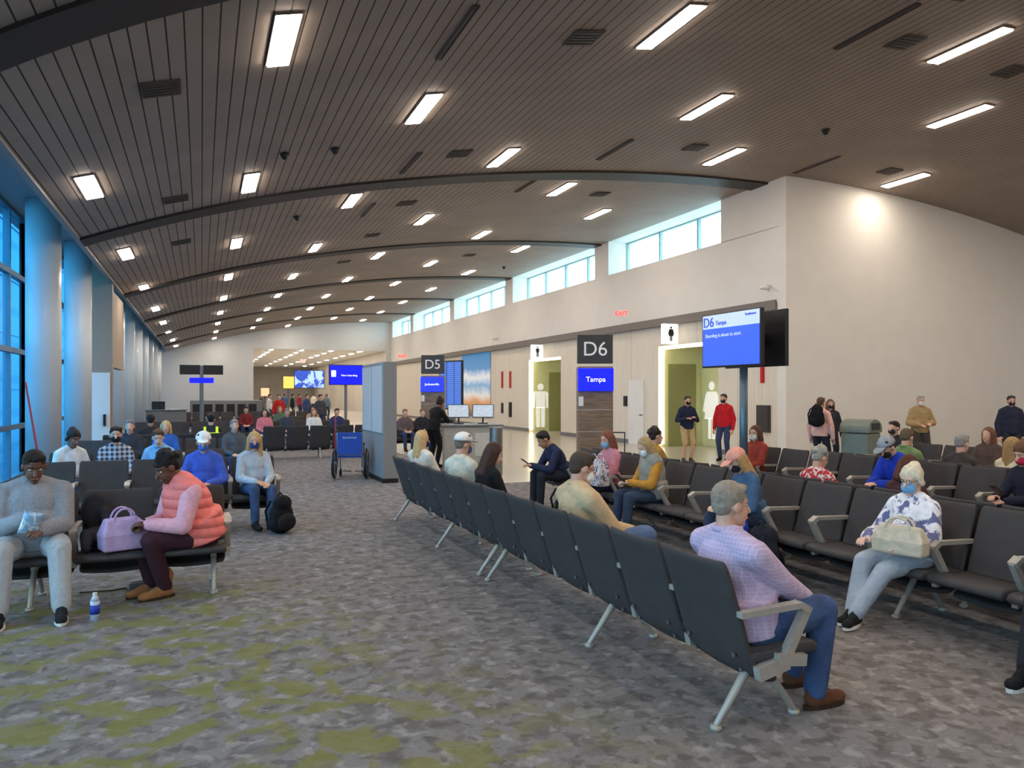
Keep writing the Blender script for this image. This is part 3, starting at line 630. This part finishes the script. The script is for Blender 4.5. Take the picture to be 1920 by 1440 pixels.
# ---------------------------------------------------------------- restroom fronts
def figure(m,w,z0,hgt,y0,y1,woman):
    cir=lambda cx,czz,rr:[(cx+rr*math.cos(2*PI*k/20),czz+rr*math.sin(2*PI*k/20)) for k in range(20)]
    q=lambda pts:[(w+a*hgt,z0+b*hgt) for a,b in pts]
    m.flat(cir(w,z0+.92*hgt,.075*hgt),y0,y1)
    if woman:
        m.flat(q([(-.10,.82),(.10,.82),(.20,.34),(-.20,.34)]),y0,y1); m.flat(q([(-.09,0),(-.02,0),(-.02,.36),(-.09,.36)]),y0,y1); m.flat(q([(.02,0),(.09,0),(.09,.36),(.02,.36)]),y0,y1)
        m.flat(q([(-.11,.82),(-.16,.78),(-.24,.48),(-.19,.46)]),y0,y1); m.flat(q([(.11,.82),(.16,.78),(.24,.48),(.19,.46)]),y0,y1)
    else:
        m.flat(q([(-.12,.82),(.12,.82),(.11,.44),(-.11,.44)]),y0,y1); m.flat(q([(-.10,0),(-.015,0),(-.015,.46),(-.11,.46)]),y0,y1); m.flat(q([(.015,0),(.10,0),(.11,.46),(.015,.46)]),y0,y1)
        m.flat(q([(-.13,.82),(-.19,.78),(-.19,.44),(-.145,.44)]),y0,y1); m.flat(q([(.13,.82),(.19,.78),(.19,.44),(.145,.44)]),y0,y1)
    return m
STRIP=mat('warm_strip',(255,240,206),e=4,var=.01); FIG=mat('symbol_white',(244,244,238),e=.35)
for y0,y1,wm in ((17.2,20.2,True),(27.2,30.4,False)):
    kd='women' if wm else 'men'
    o=MB().bx(13.48,13.6,y1-.12,y1-.05,.1,3.15).bx(13.48,13.6,y0+.02,y1-.12,3.1,3.19).build('light_strip',STRIP); tag(o,'warm glowing light strip framing the %s restroom entrance'%kd,'light')
    if wm: o=figure(MB(),0,.25,1.85,0,.02,True).build('restroom_symbol',FIG,None,(15.07,19.62,0),RAD(-90))
    else: o=figure(MB(),0,.2,1.95,0,.02,False).build('restroom_symbol',FIG,None,(14.0,30.33,0),0)
    tag(o,'tall white %s figure on pale green restroom wall'%kd,'sign')
    o=(MB().bx(13.78,14.85,20.12,20.155,0,2.65) if wm else MB().bx(14.42,15.0,30.32,30.355,0,2.65)).build('doorway_panel',mat('olive_passage',(140,140,92),r=.6)); tag(o,'olive passage panel inside the %s restroom entrance'%kd,'panel')
    p=V((13.02,18.95,3.5)) if wm else V((13.02,28.6,3.45))
    r=empty('restroom_sign',p,0,'white lit cube sign with %s symbol above restroom entrance'%kd,'sign')
    MB().box(0,0,0,.52,.14,.6).build('light_box',mat('sign_box_white',(246,244,238),e=1.3,var=.01),r,bev=.01)
    figure(MB(),0,-.22,.44,-.085,-.071,wm).build('symbol',DARK,r)
def wallpt(px,py): return atx(px,py,13.44)
a=wallpt(1208,795); b=wallpt(1180,712)
d=MB().bx(13.40,13.46,a.y,b.y,0,2.15).build('door_1',WHITE); d['kind']='structure'; MB().box(13.37,a.y+.12,1.0,.05,.12,.04).build('door_handle',STEEL,d)
for i,(px,py,w,hh,c_,nm,lb) in enumerate(((942,712,.16,.8,REDE,'fire_alarm','red fire alarm strip left of its twin on panel wall'),(957,712,.16,.8,REDE,'fire_alarm','red fire alarm strip right of its twin on panel wall'),(957,768,.3,.7,DARK,'notice_board','dark notice panel beside the men entrance'),(942,765,.2,.5,DARK,'notice_board','slim dark notice panel farther from men entrance'),(1173,752,.2,.35,DARK,'notice_board','small dark notice by the white door'),(1432,785,.5,.7,SIGN,'notice_board','dark grey notice panel right of the women entrance'),(1430,700,.12,.5,REDE,'fire_alarm','red fire alarm strip beside gate display'))):
    p=wallpt(px,py); o=MB().box(0,0,0,.06,w,hh).box(-.035,0,0,.02,w*.8,hh*.9).build(nm,mat('alarm_red',(200,30,30),r=.5) if c_ is REDE else c_,None,p); tag(o,lb,'sign' if c_ is not REDE else 'alarm')
a=wallpt(920,780); b=wallpt(868,664)
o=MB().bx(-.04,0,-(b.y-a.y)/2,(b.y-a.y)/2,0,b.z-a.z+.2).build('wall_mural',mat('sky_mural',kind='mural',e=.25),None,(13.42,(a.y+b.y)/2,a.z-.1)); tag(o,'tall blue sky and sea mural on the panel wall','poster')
p=att(846,722,26); r=empty('flight_board',(p.x,p.y,0),RAD(-62),'tall blue flight information board on stand beside mural','display')
h=MB().box(0,0,2.0,1.1,.08,1.7).build('screen',DARK,r); MB().box(0,.02,.6,.3,.08,1.2).build('stand',GREYM,r)
for k in range(3): MB().box(-.35+.35*k,-.045,2.0,.31,.01,1.6).build('display_panel',mat('board_blue',(40,86,190),e=.7,kind='check',c2=(110,150,220),k=14),h)
def exitsign(px,py,t,lb):
    p=att(px,py,t); r=empty('exit_sign',p,RAD(-20),lb,'sign'); MB().box(0,.02,0,.42,.03,.24).build('panel',WHITE,r); text('EXIT',.2,REDE,r,(0,-.002,0)); MB().cyl((0,.02,.12),(0,.02,.3),.012).build('stem',WHITE,r)
exitsign(1165,588,24.5,'red EXIT sign above the D6 pillar on upper wall'); exitsign(755,668,38,'red EXIT sign left of the D5 pillar'); exitsign(567,677,58,'red EXIT sign in the far concourse opening'); exitsign(184,704,21.5,'red EXIT sign over white door by the left columns')
for px,py,X,lb in ((1440,540,13.22,'white security camera on corner of the white gate wall'),(932,636,13.22,'white dome camera on upper wall above the mural'),(245,566,-2.42,'white security camera on a left window column')):
    p=atx(px,py,X); r=empty('security_camera',p,RAD(90 if X<0 else -90),lb,'camera'); MB().box(0,.02,.06,.08,.2,.04).build('bracket',WHITE,r); MB().tube((0,-.2,0),(0,.0,0),.055,.05).build('camera_body',WHITE,r,smooth=True)
# white jetway door box on the left
m=MB().bx(-2.95,-2.15,22.0,22.3,0,5.3).bx(-2.3,-2.15,22.3,25,2.4,4.4)
struct('wall_vestibule',m,mat('brown_vestibule',(160,138,120),r=.6))
d=MB().bx(-2.85,-2.2,21.93,21.99,0,2.25).build('door_2',WHITE); d['kind']='structure'; MB().box(-2.32,21.9,1.02,.06,.05,.3).build('door_handle',DARK,d)
# ---------------------------------------------------------------- grey partition, counters, signpost
r=empty('grey_partition',(3.33,15.08,0),0,'grey metal partition wall standing beside the wheelchair','partition')
MB().bx(-.13,.13,-1.0,1.0,.08,2.32).build('body',mat('partition_grey',(140,136,134),r=.7,var=.1,sc=90,spec=.2),r,bev=.01)
for k in range(2): MB().bx(-.15,-.13,-.94+.96*k,-.04+.96*k,.95,2.25).build('panel',mat('pale_grey_panel',(192,187,182),r=.8,var=.12,sc=70,spec=.15),r)
MB().bx(-.15,.15,-1.02,1.02,0,.08).build('plinth',DARK,r)
p=att(884,H0,16.6); r=empty('gate_counter',(p.x,p.y,0),RAD(-14),'pale gate counter with two monitors by the agent','counter')
MB().box(0,0,.5,1.25,.6,.98).build('body',mat('counter_grey',(176,172,166),r=.45),r,bev=.02); MB().box(0,0,1.01,1.35,.7,.05).build('worktop',STEEL,r,bev=.01); MB().box(.3,-.31,.6,.5,.02,.5).build('front_panel',mat('counter_white',(206,204,200),r=.4),r)
for k,(dx,rz) in enumerate(((-.28,.5),(.25,.3))):
    e=empty('monitor',(p.x+dx*math.cos(RAD(-14)),p.y+dx*math.sin(RAD(-14)),1.037),RAD(-14)+rz-.5,'computer monitor on gate counter, %s the agent'%('nearer' if k==0 else 'farther from'),'monitor')
    MB().box(0,.05,.3,.48,.03,.3).build('screen',DARK,e,(0,0,0),(-.25,0,0)); MB().box(0,.031,.3,.45,.006,.27).build('display_panel',mat('monitor_grey',(176,190,206),e=.6),e,(0,0,0),(-.25,0,0)); MB().cyl((0,.06,.02),(0,.12,.25),.02).box(0,.08,.01,.22,.16,.02).build('stand',DARK,e)
o=MB().cyl((0,0,.006),(0,0,1.0),.14,n=24).torus((0,0,1.),.13,.015,'Z').build('steel_bin',STEEL,None,att(930,H0,15.6)-V((0,0,HC)),smooth=False); tag(o,'round brushed steel bin at right end of counter','bin')
p=gnd(378,822); r=empty('signpost',(p.x,p.y,0),0,'grey signpost with two dark panels in left aisle','sign')
MB().cyl((0,0,.03),(0,0,2.75),.07).build('pole',GREYM,r); MB().cyl((0,0,0),(0,0,.04),.3).build('base',GREYM,r)
for sx in (-1,1): MB().box(sx*.4,0,2.6,.72,.08,.36).build('panel',DARK,r)
MB().box(0,-.06,2.2,.85,.05,.2).build('screen',SBLUE,r)
for px,py,t,w,hh,mt,lb in ((649,703,30,1.3,.75,SBLUE,'blue gate screen with white text on pole beyond wheelchair'),(580,711,42,1.6,.95,mat('tv_picture',(50,80,180),e=.9,kind='blotch',c2=(170,200,235),k=1.4),'television showing a picture far down the hall'),(541,717,44,.6,.7,mat('orange_screen',(240,190,90),e=1.2),'small orange lit sign far down the hall'),(497,735,46,.5,.5,mat('shop_sign_warm',(235,200,150),e=.8),'small cream lit sign far down the hall')):
    p=att(px,py,t); r=empty('hall_screen',(p.x,p.y,0),0,lb,'display'); h=MB().box(0,.03,p.z,w+.06,.08,hh+.06).build('housing',DARK,r); MB().box(0,-.02,p.z,w,.02,hh).build('screen',mt,h); MB().cyl((0,.1,0),(0,.1,p.z),.06).build('pole',GREYM,r)
    if mt is SBLUE: MB().box(-.5,-.035,p.z+.05,.18,.01,.25).build('symbol',TXW,h); text('Now boarding',.11,TXW,h,(.12,-.035,p.z-.02))
for px,w,lb in ((425,4.4,'long brushed steel counter by the far wall'),):
    p=att(px,H0,49); r=empty('steel_counter',(p.x,p.y,0),0,lb,'counter'); MB().box(0,0,.62,w,.8,1.24).build('body',STEEL,r,bev=.02)
    for k in range(6): MB().box(-w/2+.4+k*w/6.5,-.42,.6,.5,.03,.8).build('panel',DARK,r)
p=att(312,H0,31); r=empty('podium',(p.x,p.y,0),0,'small dark podium with monitor near left windows','counter'); MB().box(0,0,.5,1.5,.6,1.0).build('body',mat('podium_grey',(120,112,106)),r,bev=.02); MB().box(-.3,0,1.2,.5,.05,.35).build('screen',DARK,r); MB().box(0,0,1.02,1.6,.7,.04).build('worktop',STEEL,r)
for px,py0,py1,t,dx,lb in ((90,720,850,10.5,.3,'thin red pole leaning by the blue left column'),(629,778,880,17,0,'upright thin red pole behind the wheelchair')):
    a=att(px,py1,t); b=att(px-(42 if dx else 0),py0,t); o=MB().tube((0,0,0),(b.x-a.x,b.y-a.y,b.z),.018,.014).build('red_pole',mat('red_paint',(176,40,52),r=.4),None,(a.x,a.y,.02),smooth=True); tag(o,lb,'pole')
# ---------------------------------------------------------------- wheelchair
p=gnd(657,898); r=empty('wheelchair',(p.x,p.y,0),RAD(-16),'blue wheelchair parked by the grey partition','wheelchair')
BLU=mat('wheelchair_blue',(28,72,160),r=.7,bump=.2)
for sx in (-1,1):
    w=MB().torus((sx*.31,0,.31),.285,.022,'X').build('wheel',DARK,r,smooth=True); MB().torus((sx*.345,0,.31),.255,.009,'X').build('push_rim',STEEL,w,smooth=True)
    m=MB().cyl((sx*.28,0,.31),(sx*.34,0,.31),.035)
    for k in range(10): a=2*PI*k/10; m.tube((sx*.31,0,.31),(sx*.31,.27*math.cos(a),.31+.27*math.sin(a)),.004,.004,6)
    m.build('spokes',STEEL,w); MB().torus((sx*.24,.42,.09),.07,.02,'X').build('caster',DARK,r,smooth=True)
    MB().rod([(sx*.24,-.12,.25),(sx*.24,-.16,.95),(sx*.24,-.26,.98)],.013).rod([(sx*.24,-.13,.68),(sx*.24,.3,.68),(sx*.24,.34,.45),(sx*.24,-.12,.45)],.012).rod([(sx*.24,.34,.45),(sx*.24,.42,.1),(sx*.2,.6,.1)],.012).build('frame',STEEL,r,smooth=True)
    MB().tube((sx*.24,-.26,.98),(sx*.24,-.34,.98),.02,.02).build('grip',DARK,r,smooth=True); MB().box(sx*.24,.1,.7,.06,.3,.035).build('armrest',DARK,r,bev=.01); MB().box(sx*.13,.62,.1,.18,.15,.015).build('footplate',DARK,r)
MB().box(0,-.16,.72,.48,.03,.44).build('backrest',BLU,r,bev=.012); MB().box(0,.1,.46,.46,.44,.05).build('seat',BLU,r,bev=.015)
text('Southwest',.065,mat('faded_white_print',(200,208,224),r=.7),r,(0,-.18,.84))
# ---------------------------------------------------------------- bags and small things
def backpack(x,y,z,rot,c,lb,s=1.):
    r=empty('backpack',(x,y,z),RAD(rot),lb,'bag')
    m=MB().ell((0,0,.2*s),(.155*s,.1*s,.17*s)).ell((0,0,.12*s),(.165*s,.12*s,.12*s)).ell((0,-.02*s,.34*s),(.12*s,.085*s,.1*s)); m.build('body',cl(c),r,vox=.012,sm=4)
    MB().ell((0,-.11*s,.14*s),(.12*s,.05*s,.10*s)).build('pocket',cl(tuple(min(255,v+8) for v in c)),r,smooth=True)
    for sx in (-1,1): MB().rod([(sx*.08*s,.09*s,.36*s),(sx*.1*s,.15*s,.25*s),(sx*.1*s,.10*s,.06*s)],.014*s).build('strap',cl(c),r,smooth=True)
    MB().rod([(-.04*s,.02,.42*s),(0,.02,.46*s),(.04*s,.02,.42*s)],.009*s).build('handle',cl(c),r,smooth=True)
p=gnd(527,1000); backpack(p.x,p.y,0,30,(24,24,28),'black backpack on the carpet beside the blond woman',1.08)
backpack(bp.x-.22,bp.y-.12,1.02,180-70-0,(22,22,26),'black backpack worn by the woman in pale pink',1.05)
backpack(4.72,R2(2)+.1,.0,100,(34,36,48),'dark navy backpack on floor beside the blue tote',1.2)
backpack(4.62,R2(9)-.2,.0,100,(26,26,34),'dark backpack on floor beside the hunched man',1.1)
def tote(x,y,z,rot,c,lb,w=.34,d=.15,h=.25,hh=.14):
    r=empty('tote_bag',(x,y,z),RAD(rot),lb,'bag'); a,b=w/2,d/2; t=.82
    vs=[(-a,-b,0),(a,-b,0),(a,b,0),(-a,b,0),(-a*1.04,-b*1.05,h*.5),(a*1.04,-b*1.05,h*.5),(a*1.04,b*1.05,h*.5),(-a*1.04,b*1.05,h*.5),(-a*t,-b*.5,h),(a*t,-b*.5,h),(a*t,b*.5,h),(-a*t,b*.5,h)]
    MB().add(vs,[(0,3,2,1),(8,9,10,11)]+[(i+k,(i+1)%4+k,(i+1)%4+k+4,i+k+4) for k in (0,4) for i in range(4)]).build('body',cl(c),r,bev=.02,smooth=False)
    for sy in (-1,1): MB().rod([(w*.2*math.cos(q)*1.2,sy*b*.55,h*.92+hh*math.sin(q)) for q in [PI*k/8 for k in range(9)]],.009).build('handle',cl(c),r,smooth=True)
    return r
tote(4.75,R2(0)-.16,.535,106,(208,194,172),'cream leather handbag on the tie-dye woman lap',.36,.14,.21,.08)
q=tote(4.68,R2(2)+.45,.30,96,(36,66,190),'bright blue tote bag by the denim jacket woman',.26,.14,.30,.10); MB().box(0,-.083,.15,.16,.012,.14).build('print',mat('tote_print_dark',(24,26,40)),q)
tote(4.74,R2(8)-.3,.52,95,mat('floral_cotton',(214,206,210),kind='blotch',c2=(90,84,110),k=24,r=.85),'white floral bag beside the dusty pink top',.32,.18,.34,.1)
tote(-.60,6.95,.43,200,(190,164,206),'lilac handbag on the seat between man and vest woman',.34,.2,.26,.1)
m=MB().ell((0,0,.10),(.11,.13,.09)).ell((.0,.13,.30),(.11,.05,.17)).tube((-.07,-.08,.14),(-.08,-.2,.05),.055,.04).tube((.08,.06,.3),(.09,-.08,.1),.045,.04); o=m.build('jacket',cl((46,44,48)),None,(-.82,7.12,.41),RAD(10),vox=.014,sm=5); tag(o,'black jacket heaped on the seat beside lilac handbag','jacket')
p=gnd(178,1163); r=empty('water_bottle',(p.x,p.y,0),0,'clear water bottle with blue label on carpet','bottle')
BOT=mat('clear_bottle',(190,206,222),r=.1,var=.03); MB().cyl((0,0,0),(0,0,.15),.033).cyl((0,0,.15),(0,0,.19),.033,.014).build('body',BOT,r,smooth=True); MB().cyl((0,0,.05),(0,0,.12),.0345).build('label',mat('bottle_label',(30,60,170)),r,smooth=True); MB().cyl((0,0,.19),(0,0,.21),.016).build('cap',WHITE,r)
p=gnd(256,1103); o=MB().box(0,0,.03,.14,.09,.06).box(0,0,.065,.1,.05,.012).build('power_box',GREYM,None,(p.x,p.y,0),.3,bev=.01); tag(o,'small grey floor power box with black cord under left bench','socket')
q=gnd(150,1112); MB().rod([(-.06,0,.008),(q.x-p.x+.5,.08,.008),(q.x-p.x+.25,-.03,.008),(q.x-p.x,0,.008)],.006).build('power_cord',DARK,o,(0,0,0),-.3)
o=MB().pillow(.13,.19,.03).build('snack_bag',mat('foil_pouch',(150,190,226),r=.3,m=.3,kind='blotch',c2=(235,240,245),k=12),None,(-1.20,6.64,.73),(.35,.25,RAD(14)),smooth=True); tag(o,'shiny blue and silver snack pouch held by man','pouch')
def phone(x,y,z,rx,rz,lb): o=MB().box(0,0,0,.075,.15,.009).box(0,0,.005,.068,.14,.002).build('phone',DARK,None,(x,y,z),(rx,0,RAD(rz)),bev=.004); tag(o,lb,'phone')
phone(-.44,6.84,.68,.7,114,'black phone in hands of the puffer vest woman'); phone(4.56,R2(6),.72,.7,86,'dark phone held by the mustard sleeved woman'); phone(4.36,R2(10),.72,.6,88,'dark phone held by the hunched navy man'); phone(7.44,5.1,.74,.7,80,'phone held by the woman with crimson mask')
p=att(1160,H0,13.2); r=empty('suitcase',(p.x,p.y,0),RAD(-20),'dark upright suitcase with raised handle near D6 pillar','suitcase'); MB().box(0,0,.36,.38,.24,.58).build('body',cl((40,40,46)),r,bev=.04)
MB().rod([(-.12,.06,.6),(-.12,.06,1.02),(.12,.06,1.02),(.12,.06,.6)],.011).build('handle',DARK,r)
for sx in (-1,1): MB().cyl((sx*.15-.015,0,.035),(sx*.15+.015,0,.035),.035).build('wheel',DARK,r)
p=att(1614,H0,15.6); r=empty('waste_bin',(p.x,p.y,0),RAD(20),'grey green waste container with rounded hood','bin')
BG=mat('bin_grey_green',(112,122,112),r=.45); MB().box(0,0,.45,.66,.55,.88).build('body',BG,r,bev=.03)
MB().flat([(-.35,.9),(.35,.9)]+[(.35*math.cos(a),.98+.2*math.sin(a)) for a in [PI*k/10 for k in range(11)]],-.3,.3).build('hood',BG,r,bev=.02); MB().box(0,-.30,1.03,.4,.02,.14).build('opening',DARK,r)
# ---------------------------------------------------------------- world, camera
w=bpy.data.worlds.new('World'); SC.world=w; w.use_nodes=True; bgn=w.node_tree.nodes['Background']; bgn.inputs[0].default_value=(.66,.88,1.,1); bgn.inputs[1].default_value=7.
cd=bpy.data.cameras.new('Camera'); cam=bpy.data.objects.new('Camera',cd); COL.objects.link(cam); cam.location=CAMP; cam.rotation_euler=(PI/2,0,-TH)
cd.sensor_width=36; cd.clip_end=300; SC.camera=cam
cd.lens=36*F/1920; cd.shift_y=(H0-720)/1920
SC.view_settings.view_transform='Standard'
